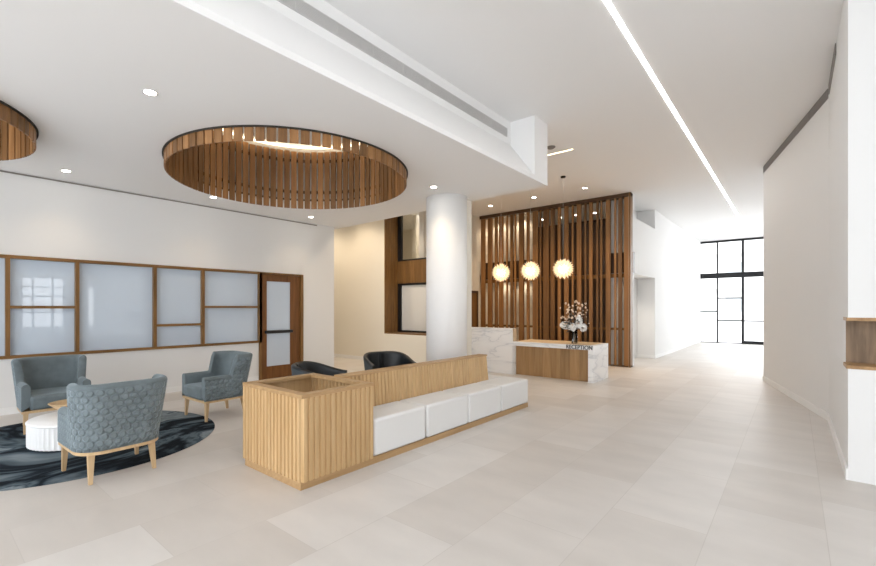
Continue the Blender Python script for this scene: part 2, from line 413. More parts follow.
# column and pier
b = bm_new(); lathe(b, [(.36, 0), (.36, LC-.001)], 64, (-4.69, 6.24, 0))
struct('column', b, M['column'], 'round white column behind the bench', 'column')
b = bm_new(); box(b, -4.8, -4.44, 6.45, 6.66, 0, LC-.001)
struct('trim_3', b, M['cream'], 'square cream pier just behind the round column', 'pier')

# reception rear wall behind screen
b = bm_new()
box(b, -7.7, -6.05, 12.62, 12.8, 0, HC); box(b, -6.05, -3.3, 14.9, 15.05, 0, HC)
struct('wall_screen', b, M['cream'], 'cream wall glimpsed between the slats of the timber screen', 'wall')
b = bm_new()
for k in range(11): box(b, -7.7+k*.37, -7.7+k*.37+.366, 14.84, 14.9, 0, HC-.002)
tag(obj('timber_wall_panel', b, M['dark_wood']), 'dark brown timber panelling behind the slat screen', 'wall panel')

# corridor left wall with openings
b = bm_new()
XC = -3.155
box(b, XC-.03, XC, 11.88, 12.18, 0, HC)
box(b, XC-.2, XC, 12.28, 14.5, 2.40, 3.86)
box(b, XC-.2, XC, 14.5, 23.2, 0, HC)
box(b, XC-.48, XC-.2, 14.5, 14.65, 0, HC)
box(b, XC-.48, XC-.2, 12.28, 14.5, 2.40, 2.5); box(b, XC-.48, XC-.2, 12.28, 14.5, 3.76, 3.86)
box(b, XC-.56, XC-.48, 12.28, 14.65, 0, HC)
box(b, XC-.6, XC, 12.18, 12.28, 0, HC)
struct('wall_corridor', b, M['wall'], 'white corridor wall past the slat screen with two openings', 'wall')
b = bm_new(); box(b, XC, XC+.015, 14.5, 22.85, 0, .10); box(b, XC-.48, XC, 14.485, 14.5, 0, .10)
struct('baseboard_corridor', b, M['base'], 'white skirting along the far corridor wall', 'baseboard')
for k, (z, y0) in enumerate(((1.617, 18.3), (1.41, 18.1), (1.21, 18.0), (1.01, 18.1), (.79, 18.6))):
    b = bm_new(); box(b, XC, XC+.02, y0, 22.3, z-.008, z+.008)
    tag(obj('wall_rail', b, M['ventslat']), ['topmost', 'second highest', 'middle', 'second lowest', 'lowest'][k]+' thin grey rail on the far corridor wall', 'rail', 'thin rails on the corridor wall')

# right wall (faceted) with niche
P = [(-.489, 11.57), (.347, 7.985), (.354, 5.35)]
full = P+[(XR, 5.35), (XR, 11.57)]
NB = 5.68
b = bm_new()
prism(b, full, 0, .98); prism(b, full, 1.41, HC)
prism(b, [P[0], P[1], (.3545, NB), (1.7, NB), (1.7, 5.35), (XR, 5.35), (XR, 11.57)], .98, 1.41)
struct('wall_right', b, M['wall'], 'tall white faceted wall with the oak niche at its corner', 'wall')
def skirt(pts, h=.10, t=.015):
    bm = bm_new()
    for (x0, y0), (x1, y1) in zip(pts, pts[1:]):
        d = Vector((x1-x0, y1-y0)).normalized(); nn = Vector((d.y, -d.x))*t
        prism(bm, [(x0, y0), (x0+nn.x, y0+nn.y), (x1+nn.x, y1+nn.y), (x1, y1)], 0, h)
    return bm
struct('baseboard_right', skirt([(p[0], p[1]) for p in P]), M['base'], 'white skirting at the foot of the faceted wall', 'baseboard')
b = bm_new(); box(b, 3.0, 3.15, 11.57, 16.5, 0, HC); box(b, 3.0, 3.15, 16.5, 22.8, 0, .9)  # unseen wall added to hold back light, left open above the far part
struct('wall_light_block', b, M['wall'], 'unseen white wall added behind the faceted wall to cut corridor light', 'wall')
n_ = thing('niche_shelf', 'oak lined display niche cut into the corner of the white wall', 'shelf', (0, 0, 0))
b = bm_new(); box(b, .343, 1.7, 5.343, NB, .972, 1.0); obj('bottom_board', b, M['desk_oak'], n_)
b = bm_new(); box(b, .343, 1.7, 5.343, NB, 1.39, 1.418); obj('top_board', b, M['desk_oak'], n_)
b = bm_new(); box(b, .36, 1.7, NB-.02, NB-.001, 1.0, 1.39); obj('back_panel', b, M['niche'], n_)
b = bm_new(); box(b, 1.68, 1.7, 5.335, NB-.02, 1.0, 1.39); obj('side_panel', b, M['niche'], n_)

# far glazed entrance
YF = 22.9
w = sroot('window_3', 'black framed floor to ceiling glazing at the far end of the corridor', 'window')
b = bm_new()
def bar(x0, x1, z0, z1, t=.08): box(b, x0, x1, YF-t/2, YF+t/2, z0, z1)
for x, ww in ((-3.2, .05), (-2.54, .06), (-1.65, .09), (-.55, .07), (.55, .06), (1.6, .06)): bar(x-ww/2, x+ww/2, 0, HC)
bar(-3.2, 2.5, HC-.09, HC, .09)
bar(-3.2, -2.54, 1.33, 1.38); bar(-2.54, -1.65, 1.91, 1.96); bar(-2.54, -1.65, .95, 1.0); bar(-1.65, -.55, .94, .99)
bar(-3.2, -1.65, 0, .03); bar(-1.65, 2.5, 0, .13, .1)
obj('window_frame', b, M['black'], w)
b = bm_new(); box(b, -3.2, 2.5, YF-.06, YF+.06, 2.80, 3.02); obj('transom', b, M['black'], w)
b = bm_new(); box(b, -3.2, 2.5, YF-.005, YF+.005, .0, HC); obj('pane', b, M['glass'], w)
b = bm_new(); box(b, 2.5, XR, 22.8, 23.0, 0, HC)
struct('wall_far', b, M['wall'], 'white wall beside the far glazing', 'wall')

# street outside
b = bm_new(); box(b, -40, 40, 23.2, 70, -.2, -.05)
struct('ground', b, M['pave'], 'pale paving outside the far glazing', 'ground')
t = thing('apartment_building', 'pale apartment building with balconies seen through the far glazing', 'building', (0, 0, 0))
b = bm_new(); box(b, -24, 12, 46, 56, -.05, 11); obj('facade', b, M['render_out'], t)
for zz in (3.4, 6.4):
    b = bm_new(); box(b, -16, 4, 44.8, 46, zz-.25, zz); obj('balcony', b, M['render_out'], t)
for xx, zz in ((-8.5, 4.2), (-4.5, 4.2), (-1.2, 4.2), (-8.5, 1.2), (-4.5, 1.2)):
    b = bm_new(); box(b, xx, xx+1.1, 45.95, 46.02, zz, zz+1.2); obj('window', b, M['shadewin'], t)

# unseen sides of the room: wall added to close off side light, street glazing
b = bm_new()
for y0, y1, z0, z1 in ((Y0B, 2.7, 0, HC), (2.7, 4.0, 0, .75), (2.7, 4.0, 2.68, HC), (4.0, 4.74, 0, HC), (4.74, 4.92, 0, .8), (4.74, 4.92, 2.3, HC), (4.92, 5.35, 0, HC)):
    box(b, 4.6, 4.75, y0, y1, z0, z1)
struct('wall_front', b, M['wall'], 'white wall on the unseen side of the lobby with a small window', 'wall')
w = sroot('window_4', 'small mullioned window in the wall opposite the glazing band', 'window')
b = bm_new()
for y in (2.73, 3.05, 3.62, 3.97): box(b, 4.62, 4.70, y-.03, y+.03, .75, 2.68)
for z in (.78, 1.35, 1.95, 2.3, 2.65): box(b, 4.62, 4.70, 2.7, 4.0, z-.025, z+.025)
obj('window_frame', b, M['ventslat'], w)
w = sroot('window_5', 'dark framed glazing on the street side behind the viewpoint', 'window')
b = bm_new()
for x in (-8.3, -6.4, -4.5, -2.6, -.7, 1.2, 3.1): box(b, x-.04, x+.04, -4.96, -4.88, 0, HC)
for z in (.05, 2.6): box(b, XL, 4.45, -4.96, -4.88, z-.04, z+.04)
obj('window_frame', b, M['black'], w)

# ------------------------------------------------------------------ ceiling fittings
def drum(x, y, r, label, nlab):
    t = thing('ceiling_drum', label, 'ceiling feature', (x, y, 3.29), 0, 'round timber drums in the low ceiling')
    b = bm_new()
    n = round(2*PI*r/.1185)
    for k in range(n):
        a = 2*PI*k/n; h = 1.02+random.uniform(-.012, .012)
        mt = Matrix.Rotation(a, 4, 'Z')
        w2, th = .047, .018
        vs = bmesh.ops.create_cube(b, size=1, matrix=mt @ Matrix.Translation((r-th/2, 0, h/2)) @ Matrix.Diagonal((th, w2*2, h, 1)))['verts']
    obj('slats', b, M['slat'], t)
    b = bm_new()
    for z in (.30, .86): 
        lathe(b, [(r-.0, z-.025), (r+.015, z-.025), (r+.015, z+.025), (r, z+.025), (r-.0, z-.025)], 96)
    obj('support_hoop', b, M['dark'], t)
    b = bm_new(); lathe(b, [(r+HOLE-.004, .162), (r+HOLE-.004, 1.12), (.001, 1.12)], 96, caps=False); obj('recess_lining', b, M['ceil'], t, fix=True)
    b = bm_new(); lathe(b, [(r-.10, 1.06), (r-.10, 1.085), (r-.07, 1.085), (r-.07, 1.06), (r-.10, 1.06)], 96); obj('led_ring', b, M['led_warm'], t)
    b = bm_new(); lathe(b, [(r+.003, .145), (r+HOLE-.005, .145), (r+HOLE-.005, .175), (r+.003, .175), (r+.003, .145)], 96); obj('gap_shade_ring', b, M['dark'], t)  # dark ring fills the gap, so its shade is in the colour
    return t
drum(*DR[0], 'large round drum of brown timber slats hanging in the ceiling before the column', 0)
drum(*DR[1], 'round drum of brown timber slats above the armchairs, cut by the edge of the photo', 1)

def downlight(x, y, z, label, grp, warm=0, power=30):
    t = thing('downlight', label, 'downlight', (x, y, z), 0, grp)
    b = bm_new(); lathe(b, [(.048, -.001), (.062, -.004), (.062, .0), (.048, .0)], 32); obj('trim_ring', b, M['trimw'], t)
    b = bm_new(); lathe(b, [(.001, -.003), (.048, -.003), (.048, 0)], 32); obj('lens', b, M['lamp'], t)
    l = bpy.data.lights.new('downlight_lamp', 'SPOT'); l.energy = power; l.spot_size = 1.9; l.spot_blend = .8; l.shadow_soft_size = .05
    l.color = (1, .70, .42) if warm else (1, .78, .52)
    lo = bpy.data.objects.new('downlight_lamp', l); COL.objects.link(lo); lo.parent = t; lo.location = (0, 0, -.02)
    return t
g1 = 'downlights in the low ceiling'
for x, y, lab in ((-4.42, 1.43, 'bright round downlight in open ceiling between the two timber drums'),
                  (-7.85, 1.47, 'small downlight above the armchair that stands against the wall'),
                  (-7.74, 3.50, 'downlight at the rim of the large drum above the glazing band'),
                  (-7.85, 5.62, 'downlight above the glazed timber door'),
                  (-4.41, 5.52, 'downlight just in front of the round white column')):
    downlight(x, y, LC, lab, g1, 0, 10)
g2 = 'downlights over the reception desk'
for x, y, lab in ((-6.61, 10.89, 'reception downlight nearest the cream side wall, above the first globe'),
                  (-5.23, 10.8, 'middle one of the three downlights before the slat screen'),
                  (-3.88, 10.76, 'reception downlight nearest the corridor end of the slat screen')):
    downlight(x, y, HC, lab, g2, 1, 75)
b = bm_new(); box(b, -1.38, -1.338, .5, 19.4, HC-.004, HC+.002)
tag(obj('linear_light', b, M['led_long']), 'long white linear light running down the corridor ceiling', 'linear light')
b = bm_new(); box(b, -4.6, -3.1, 7.97, 8.005, HC-.004, HC+.002)
tag(obj('linear_light', b, M['led_warm']), 'short warm linear light crossing the ceiling behind the bulkhead', 'linear light')
t = thing('smoke_detector', 'small round grey ceiling sensor beside the short linear light', 'sensor', (-3.36, 7.62, HC))
b = bm_new(); lathe(b, [(.001, -.03), (.05, -.03), (.075, -.012), (.08, 0)], 32); obj('housing', b, M['gap'], t)

def vent_strip(name, label, p0, p1, p2, p3, nseg, out, metal='ventslat'):
    """grille between corner points p0-p1 (top edge) and p3-p2 (bottom edge)"""
    p0, p1, p2, p3 = map(Vector, (p0, p1, p2, p3)); out = Vector(out)
    t = thing(name, label, 'air vent', p0)
    L = (p1-p0).length
    def quadbox(bm, a0, a1, c0, c1, d0, d1):
        f = lambda a, c, d: (p0.lerp(p1, a)).lerp(p3.lerp(p2, a), c)-p0+out*d
        hexa(bm, [f(a0, c0, d0), f(a1, c0, d0), f(a1, c1, d0), f(a0, c1, d0)], [f(a0, c0, d1), f(a1, c0, d1), f(a1, c1, d1), f(a0, c1, d1)])
    b = bm_new(); quadbox(b, 0, 1, 0, 1, .001, .003); obj('cavity', b, M['vent_in'], t)
    b = bm_new(); k = 0
    nb = 9
    for i in range(nb): quadbox(b, 0, 1, (i+.15)/nb, (i+.72)/nb, .003, .010)
    obj('blades', b, M[metal], t)
    b = bm_new()
    for i in range(nseg+1):
        a = i/nseg; e = .006/L; quadbox(b, max(0, a-e), min(1, a+e), 0, 1, .003, .012)
    quadbox(b, 0, 1, 0, .06, .003, .012); quadbox(b, 0, 1, .94, 1, .003, .012)
    obj('frame', b, M[metal], t)
    return t
vent_strip('linear_vent', 'long grey linear air grille high on the upright face of the white bulkhead', (xt(-.6), -.6, 4.297), (xt(6.08), 6.08, 4.297), (xt(6.08), 6.08, 4.165), (xt(-.6), -.6, 4.165), 14, (1, 0, 0))
def wall_vent(label, a, c, s0, s1, z0, z1, nseg):
    a, c = Vector((*a, 0)), Vector((*c, 0)); d = (c-a).normalized(); out = Vector((d.y, -d.x, 0)); L = (c-a).length
    P0 = a+d*s0; P1 = a+d*s1
    if out.x > 0: out = -out
    vent_strip('linear_vent', label, P0+Vector((0, 0, z1)), P1+Vector((0, 0, z1)), P1+Vector((0, 0, z0)), P0+Vector((0, 0, z0)), nseg, out, 'gap_vent')
wall_vent('dark grey air grille high on the facet of the white wall facing the desk', P[0], P[1], 0.03, 3.66, 4.30, 4.428, 5)
wall_vent('narrow grey air grille seen edge on above the niche wall', P[1], P[2], .12, 1.3, 4.30, 4.428, 2)

# ------------------------------------------------------------------ slat screen
SX0, SX1, SY = -7.62, -3.14, 11.97
t = thing('slat_screen', 'tall brown timber slat screen behind the reception desk', 'screen', (SX0, SY, 0))
b = bm_new(); x = .03; rnd = random.Random(11)
while x < SX1-SX0-.12:
    wd = rnd.choice((.05, .09, .12, .15, .17)); gp = rnd.choice((.05, .06, .075, .09, .10))
    dp = rnd.choice((.035, .045, .06))
    box(b, x, x+wd, -.05, -.05+dp, .03, HC-.10)
    x += wd+gp
obj('slats', b, M['screen'], t)
b = bm_new(); box(b, 0, SX1-SX0, -.09, .10, HC-.10, HC-.002); obj('top_rail', b, M['dark_wood'], t)
b = bm_new(); box(b, 0, SX1-SX0, -.07, .10, 0, .03); obj('bottom_rail', b, M['dark_wood'], t)
b = bm_new(); box(b, 0, SX1-SX0, .085, .12, 2.30, 2.40); box(b, 0, SX1-SX0, .09, .12, .93, .99); obj('cross_rail', b, M['frame_z'], t)
b = bm_new(); box(b, 0, SX1-SX0, .13, .3, 2.42, 2.95); obj('back_beam', b, M['dark_wood'], t)
b = bm_new(); box(b, SX1-SX0-.04, SX1-SX0, -.095, .105, 0, HC-.002); obj('end_post', b, M['frame_z'], t)

# ------------------------------------------------------------------ reception desk
DX0, DX1, DY0, DY1 = -4.84, -3.05, 8.93, 9.85
t = thing('reception_desk', 'white marble reception desk with oak front panel and black lettering', 'desk', (DX0, DY0, 0))
Wd, Dd = DX1-DX0, DY1-DY0
b = bm_new(); box(b, 0, Wd-.105, 0, .12, .655, .745); box(b, 0, Wd-.105, .12, Dd, .655, .722); obj('marble_top', b, M['marble'], t)
b = bm_new(); box(b, Wd-.105, Wd, 0, Dd, 0, .745); obj('marble_end', b, M['marble'], t)
b = bm_new()
for k in range(8):
    x0 = .03+k*(Wd-.135)/8; box(b, x0, x0+(Wd-.135)/8-.002, .10, .13, 0, .655)
obj('front_panel', b, M['desk_oak'], t)
b = bm_new(); box(b, 0, Wd-.105, .14, Dd, .722, .748); obj('worktop', b, M['desk_top'], t)
b = bm_new(); box(b, -1.75, 0, .0, .15, 0, 1.04); box(b, -.0, .03, .03, .12, 0, .655); obj('marble_hob', b, M['marble'], t)
b = bm_new(); box(b, 0, .012, .005, .15, .75, 1.035); obj('hob_side', b, M['desk_top'], t)
cu = bpy.data.curves.new('lettering', 'FONT'); cu.body = 'RECEPTION'; cu.size = .118; cu.extrude = .006; cu.offset = .0004; cu.align_x = 'RIGHT'
to = bpy.data.objects.new('lettering_tmp', cu); COL.objects.link(to)
dg = bpy.context.evaluated_depsgraph_get(); me = bpy.data.meshes.new_from_object(to.evaluated_get(dg)); bpy.data.objects.remove(to)
me.materials.clear(); me.materials.append(M['black'])
lt = bpy.data.objects.new('lettering', me); COL.objects.link(lt); lt.parent = t
lt.rotation_euler = (PI/2, 0, 0); lt.location = (Wd-.012, -.007, .662)
xs = [v.co.x for v in me.vertices]; s = .53/(max(xs)-min(xs)); lt.scale = (s, 1, 1)
lt['label'] = 'black RECEPTION lettering on the marble front'

# vase and flowers
VX, VY = -3.55, 9.24
t = thing('glass_vase', 'clear glass cylinder vase on the reception desk', 'vase', (VX, VY, .749))
b = bm_new(); lathe(b, [(.001, .0), (.055, .0), (.06, .01), (.062, .30), (.056, .30), (.054, .02), (.001, .02)], 32); obj('vase_body', b, M['vase'], t)
b = bm_new(); lathe(b, [(.001, .022), (.052, .022), (.052, .17), (.001, .17)], 24); obj('water', b, M['glass'], t)
t = thing('flower_arrangement', 'bouquet of white blooms, peach blossom and dark leaves in the glass vase', 'flowers', (VX, VY, .775))
rnd = random.Random(5)
b = bm_new()
for k in range(22):
    a = rnd.uniform(0, 2*PI); s = rnd.uniform(.1, .36); h = rnd.uniform(.55, .88)
    tube(b, [(.03*math.cos(a), .03*math.sin(a), .0), (.04*math.cos(a), .04*math.sin(a), .25), (s*.6*math.cos(a), s*.6*math.sin(a), .25+(h-.25)*.6), (s*math.cos(a), s*math.sin(a), h)], [.006, .006, .004, .002], 5)
obj('stems', b, M['stem'], t)
b = bm_new()
for k in range(70):
    a = rnd.uniform(0, 2*PI); s = rnd.uniform(.03, .30); h = rnd.uniform(.45, .9)-.3*s
    bmesh.ops.create_icosphere(b, subdivisions=1, radius=rnd.uniform(.012, .026), matrix=Matrix.Translation((s*math.cos(a), s*math.sin(a), h)))
obj('blossoms', b, M['blossom'], t)['kind'] = 'stuff'
b = bm_new()
for k in range(70):
    a = rnd.uniform(0, 2*PI); s0 = rnd.uniform(.03, .12); h = rnd.uniform(.26, .50); L = rnd.uniform(.12, .3); el = rnd.uniform(-.4, .8)
    c0 = Vector((s0*math.cos(a), s0*math.sin(a), h)); d = Vector((math.cos(a)*math.cos(el), math.sin(a)*math.cos(el), math.sin(el)))
    sd = Vector((-math.sin(a), math.cos(a), rnd.uniform(-.5, .5)))*.022
    up = Vector((0, 0, .004))
    v = [b.verts.new(p) for p in (c0, c0+d*L*.45+sd, c0+d*L, c0+d*L*.45-sd, c0+d*L*.45+up)]
    for i in range(4): b.faces.new((v[i], v[(i+1) % 4], v[4]))
obj('leaves', b, M['leaf'], t)['kind'] = 'stuff'
for dx, dy, dz, el in ((-.17, -.06, .36, (1.35, .8, .95)), (.0, -.12, .33, (.95, .9, 1)), (.13, -.09, .44, (.85, .8, 1.5)), (.20, -.05, .32, (.8, .8, .95))):
    b = bm_new()
    for k in range(46):   # a bloom is layered petals about its centre
        u = Vector((rnd.gauss(0, 1), rnd.gauss(0, 1), rnd.gauss(0, 1))).normalized(); tn = u.orthogonal().normalized(); bt = u.cross(tn); r = rnd.uniform(.065, .10); wq = .036
        v = [b.verts.new(((u*r+p)*1)) for p in (tn*wq, bt*wq, -tn*wq, -bt*wq)]+[b.verts.new(u*(r-.025))]
        for i in range(4): b.faces.new((v[i], v[(i+1) % 4], v[4]))
    for vv in b.verts: vv.co = Vector((vv.co.x*el[0], vv.co.y*el[1], vv.co.z*el[2]))
    obj('bloom', b, M['petal'], t, (dx, dy, dz))

for x, y in ((-6.3, 13.7), (-5.75, 13.75), (-5.2, 13.7), (-4.65, 13.75), (-4.1, 13.7)):
    t = thing('downlight', 'tiny warm downlight glimpsed through the upper slats of the timber screen', 'downlight', (x, y, HC), 0, 'downlights behind the slat screen')
    b = bm_new(); lathe(b, [(.048, -.001), (.062, -.004), (.062, .0), (.048, .0)], 24); obj('trim_ring', b, M['trimw'], t)
    b = bm_new(); lathe(b, [(.001, -.003), (.048, -.003), (.048, 0)], 24); obj('lens', b, M['lamp'], t)

# ------------------------------------------------------------------ pendants
def make_pendant(label):
    t = thing('pendant_lamp', label, 'pendant lamp', (0, 0, HC), 0, 'glowing globe pendants over the desk')
    zc = -(HC-2.375)
    b = bm_new(); lathe(b, [(.001, -.03), (.05, -.03), (.055, 0)], 24); obj('canopy', b, M['black'], t)
    b = bm_new(); tube(b, [(0, 0, -.03), (0, 0, zc+.15)], .0022, 6); obj('cord', b, M['trimw'], t)
    b = bm_new(); bmesh.ops.create_icosphere(b, subdivisions=3, radius=.11)
    for f in b.faces: f.smooth = True
    obj('bulb', b, M['bulb'], t, (0, 0, zc))
    b = bm_new(); n = 100
    for k in range(n):
        z = 1-2*(k+.5)/n; r = math.sqrt(1-z*z); a = k*2.399963
        u = Vector((r*math.cos(a), r*math.sin(a), z)); tn = Vector((-math.sin(a), math.cos(a), 0)); bt = u.cross(tn)
        R0, R1, R2 = .10, .17, .24
        # folded paper petal standing out of the globe
        pts = [u*R0+tn*.012, u*R1+tn*.028+bt*.014, u*R2, u*R1-tn*.028+bt*.014, u*R0-tn*.012, u*R1-bt*.018]
        v = [b.verts.new(p) for p in pts]
        for i in range(5): b.faces.new((v[i], v[i+1 if i < 4 else 0], v[5]))
    obj('petal_shade', b, M['pend'], t, (0, 0, zc), fix=False)
    return t
p0 = make_pendant('glowing white petal globe pendant, the one nearest the cream side wall')
p0.location = (-5.47, 9.5, HC)
dup(p0, (-4.69, 9.5, HC), .5, 'glowing white petal globe pendant hanging between the other two')
dup(p0, (-3.905, 9.5, HC), 1.1, 'glowing white petal globe pendant nearest the corridor, above the vase')

# ------------------------------------------------------------------ bench with planter
BX0, BX1, BY0, BY1, PH = -4.035, -3.065, 2.105, 6.15, .785
PY1 = 2.92
t = thing('banquette_bench', 'long fluted oak bench with planter box and white seat cushions', 'bench', (BX1, BY0, 0))
Wb, Lb, Lp = BX1-BX0, BY1-BY0, PY1-BY0          # local: x in [-Wb,0], y in [0,Lb]
b = bm_new(); box(b, -Wb+.05, -.012, -.002, Lb-.0, 0, .065); obj('plinth', b, M['oak_y'], t)
def flutes(bm, p, d, L, z0, z1, out, pitch=.056):
    n = max(1, round(L/pitch)); st = L/n; d = Vector((*d, 0)); out = Vector((*out, 0)); p = Vector((*p, 0))
    for k in range(n):
        a = p+d*(k*st); w1, w2 = st*.04, st*.80; i1, i2 = st*.16, st*.68; h = .017
        q = [a+d*w1, a+d*w2, a+d*i2+out*h, a+d*i1+out*h]
        hexa(bm, [v+Vector((0, 0, z0)) for v in q], [v+Vector((0, 0, z1)) for v in q])
b = bm_new(); TH = .035
zt = PH-.03
box(b, -Wb+.01, -.01, .01, TH, .062, zt); box(b, -Wb+.01, -.01, Lp-TH, Lp, .062, zt); box(b, -Wb+.01, -Wb+TH, TH, Lp-TH, .062, zt); box(b, -TH, -.01, TH, Lp-TH, .062, zt)
flutes(b, (-Wb+.01, .01), (1, 0), Wb-.02, .062, zt, (0, -1))
flutes(b, (-.01, .01), (0, 1), Lp-.01, .062, zt, (1, 0))
flutes(b, (-Wb+.01, .01), (0, 1), Lp-.01, .062, zt, (-1, 0))
flutes(b, (-Wb+TH, Lp-TH), (1, 0), Wb-2*TH, .40, zt, (0, -1))
planter = obj('planter_box', b, M['oak'], t)
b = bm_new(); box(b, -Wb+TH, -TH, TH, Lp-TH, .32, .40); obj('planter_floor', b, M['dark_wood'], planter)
b = bm_new(); RW = .085
box(b, -Wb, 0, 0, RW, zt, PH); box(b, -Wb, 0, Lp-RW, Lp+.004, zt, PH); box(b, -Wb, -Wb+RW, RW, Lp-RW, zt, PH); box(b, -RW, 0, RW, Lp-RW, zt, PH)
obj('planter_rim', b, M['oak_y'], planter)
# leaning backrest: fluted face, splayed end
BKX = -.44                                  # foot of the back at seat level
ZB0, ZB1 = .30, .80
LBK = 5.72-BY0
b = bm_new()
hexa(b, [(BKX-.16, Lp, ZB0), (BKX+.0, Lp, ZB0), (BKX+.0, LBK+.02, ZB0), (BKX-.16, LBK+.02, ZB0)],
        [(BKX-.16, Lp, ZB1-.02), (BKX-.035, Lp, ZB1-.02), (BKX-.035, LBK-.02, ZB1-.02), (BKX-.16, LBK-.02, ZB1-.02)])
n = round((LBK-Lp)/.055); st = (LBK-.012-Lp)/n
for k in range(n):
    y0 = Lp+k*st+.004; y1 = Lp+(k+1)*st-.004
    hexa(b, [(BKX-.002, y0, ZB0), (BKX+.012, y0+.008, ZB0), (BKX+.012, y1-.008, ZB0), (BKX-.002, y1, ZB0)],
            [(BKX-.037, y0, ZB1-.02), (BKX-.023, y0+.008, ZB1-.02), (BKX-.023, y1-.008, ZB1-.02), (BKX-.037, y1, ZB1-.02)])
bench_back = obj('backrest', b, M['oak'], t)
b = bm_new(); box(b, BKX-.165, BKX-.018, Lp, LBK-.012, ZB1-.02, ZB1); obj('back_cap', b, M['oak_y'], bench_back)
b = bm_new(); box(b, -Wb+.03, BKX-.02, Lp, Lb-.05, .065, .36); obj('rear_box', b, M['oak'], t)
cy = [PY1, 3.72, 4.54, 5.345, BY1]
for a, c in zip(cy, cy[1:]):
    b = bm_new(); x0 = -.44 if c < 6 else -.44
    box(b, x0, .0, a-BY0+.009, c-BY0-.009, .068, .43, bev=.028)
    obj('seat_cushion', b, M['seat'], t)
b = bm_new(); box(b, -Wb+.03, -.445, 5.70-BY0, BY1-BY0-.004, .36, .43, bev=.02); obj('seat_return', b, M['seat'], t)

# ------------------------------------------------------------------ armchairs
def smooth01(x, a, c):
    u = max(0, min(1, (x-a)/(c-a))); return u*u*(3-2*u)
def plan(w, yf, yb, r, n=30):
    pts = []
    for k in range(n+1): pts.append((w, yf+(yb-r-yf)*k/n))
    for k in range(1, 13): a = PI/2*k/12; pts.append((w-r+r*math.cos(a), yb-r+r*math.sin(a)))
    for k in range(1, n): pts.append(((w-r)*(1-2*k/n), yb))
    for k in range(0, 13): a = PI/2+PI/2*k/12; pts.append((-w+r+r*math.cos(a), yb-r+r*math.sin(a)))
    for k in range(1, n+1): pts.append((-w, yb-r+(yf-yb+r)*k/n))
    return pts
def shell(pts, hfun, z0, th, disp, zin, two=True):
    """upholstered U-shaped shell; outer faces carry material 1 and a uv of (arc length, height)"""
    bm = bm_new(); uvl = bm.loops.layers.uv.new('UVMap')
    rows = []; arc = 0; NV = 10
    for i, p in enumerate(pts):
        a = pts[max(0, i-1)]; c = pts[min(len(pts)-1, i+1)]
        tx, ty = c[0]-a[0], c[1]-a[1]; L = math.hypot(tx, ty); nx, ny = ty/L, -tx/L
        if i: arc += math.hypot(p[0]-pts[i-1][0], p[1]-pts[i-1][1])
        h = hfun(p); prof = []
        rr = th/2
        for k in range(NV+1): prof.append((0, z0+(h-rr-z0)*k/NV))
        for k in range(1, 8): aa = PI*k/8; prof.append((rr-rr*math.cos(aa), h-rr+rr*math.sin(aa)))
        for k in range(NV+1): prof.append((th, h-rr-(h-rr-zin)*k/NV))
        row = []
        for o, z in prof:
            dx, dy = disp(p, z)
            row.append((bm.verts.new((p[0]-nx*o+dx, p[1]-ny*o+dy, z)), arc, z))
        rows.append(row)
    for A, B in zip(rows, rows[1:]):
        for k in range(len(A)-1):
            f = bm.faces.new((A[k][0], B[k][0], B[k+1][0], A[k+1][0])); f.smooth = True
            f.material_index = 1 if k < NV else 0
            for lp, s in zip(f.loops, (A[k], B[k], B[k+1], A[k+1])): lp[uvl].uv = (s[1], s[2])
        f = bm.faces.new((A[-1][0], B[-1][0], B[0][0], A[0][0]))
    bm.faces.new([v[0] for v in rows[0]]); bm.faces.new([v[0] for v in rows[-1]][::-1])
    return bm
def make_armchair(label, group):
    t = thing('armchair', label, 'armchair', (0, 0, 0), 0, group)
    w, yf, yb, r = .335, -.35, .30, .20
    H = lambda p: .585+(.855-.585)*smooth01(p[1], .0, .055)
    def disp(p, z):
        k = smooth01(p[1], -.10, .25)*max(0, (z-.33))/.52
        k2 = max(0, (z-.30))/.55
        return (.05*k2*smooth01(p[1], -.10, .12)*p[0]/w, .10*k)
    b = shell(plan(w, yf, yb, r), H, .272, .085, disp, .33)
    obj('backrest', b, [M['velvet'], M['velvet_q']], t)
    b = bm_new(); box(b, -w+.075, w-.075, yf-.015, yb-.05, .275, .445, bev=.035); obj('seat', b, M['velvet'], t)
    b = bm_new()
    pp = plan(w-.004, yf+.005, yb-.004, r-.004, 4); prism(b, pp, .243, .273); obj('base_rail', b, M['oak_leg'], t)
    for sx, sy in ((1, -1), (-1, -1), (1, 1), (-1, 1)):
        b = bm_new()
        tx, ty = sx*(w-.045), (yf+.05 if sy < 0 else yb-.075)
        if sy > 0: tx = sx*(w-.10)
        bx, by = tx+sx*(.008 if sy < 0 else .012), ty+(-.012 if sy < 0 else .035)
        a, c = .024, .014
        hexa(b, [(bx-c, by-c, 0), (bx+c, by-c, 0), (bx+c, by+c, 0), (bx-c, by+c, 0)], [(tx-a, ty-a, .244), (tx+a, ty-a, .244), (tx+a, ty+a, .244), (tx-a, ty+a, .244)])
        obj('leg', b, M['oak_leg'], t)
    return t
RZ = .0068
ga = 'blue grey armchairs around the rug'
c1 = make_armchair('blue grey velvet armchair with quilted back turned to the viewer', ga)
c1.location = (-4.79, 1.245, RZ); c1.rotation_euler.z = -PI/2+.04
dup(c1, (-7.22, 1.215, RZ), PI/2-.03, 'blue grey velvet armchair facing out from under the glazing band', ga)
dup(c1, (-6.17, 2.86, RZ), .03, 'blue grey velvet armchair shown side on beside the planter box', ga)

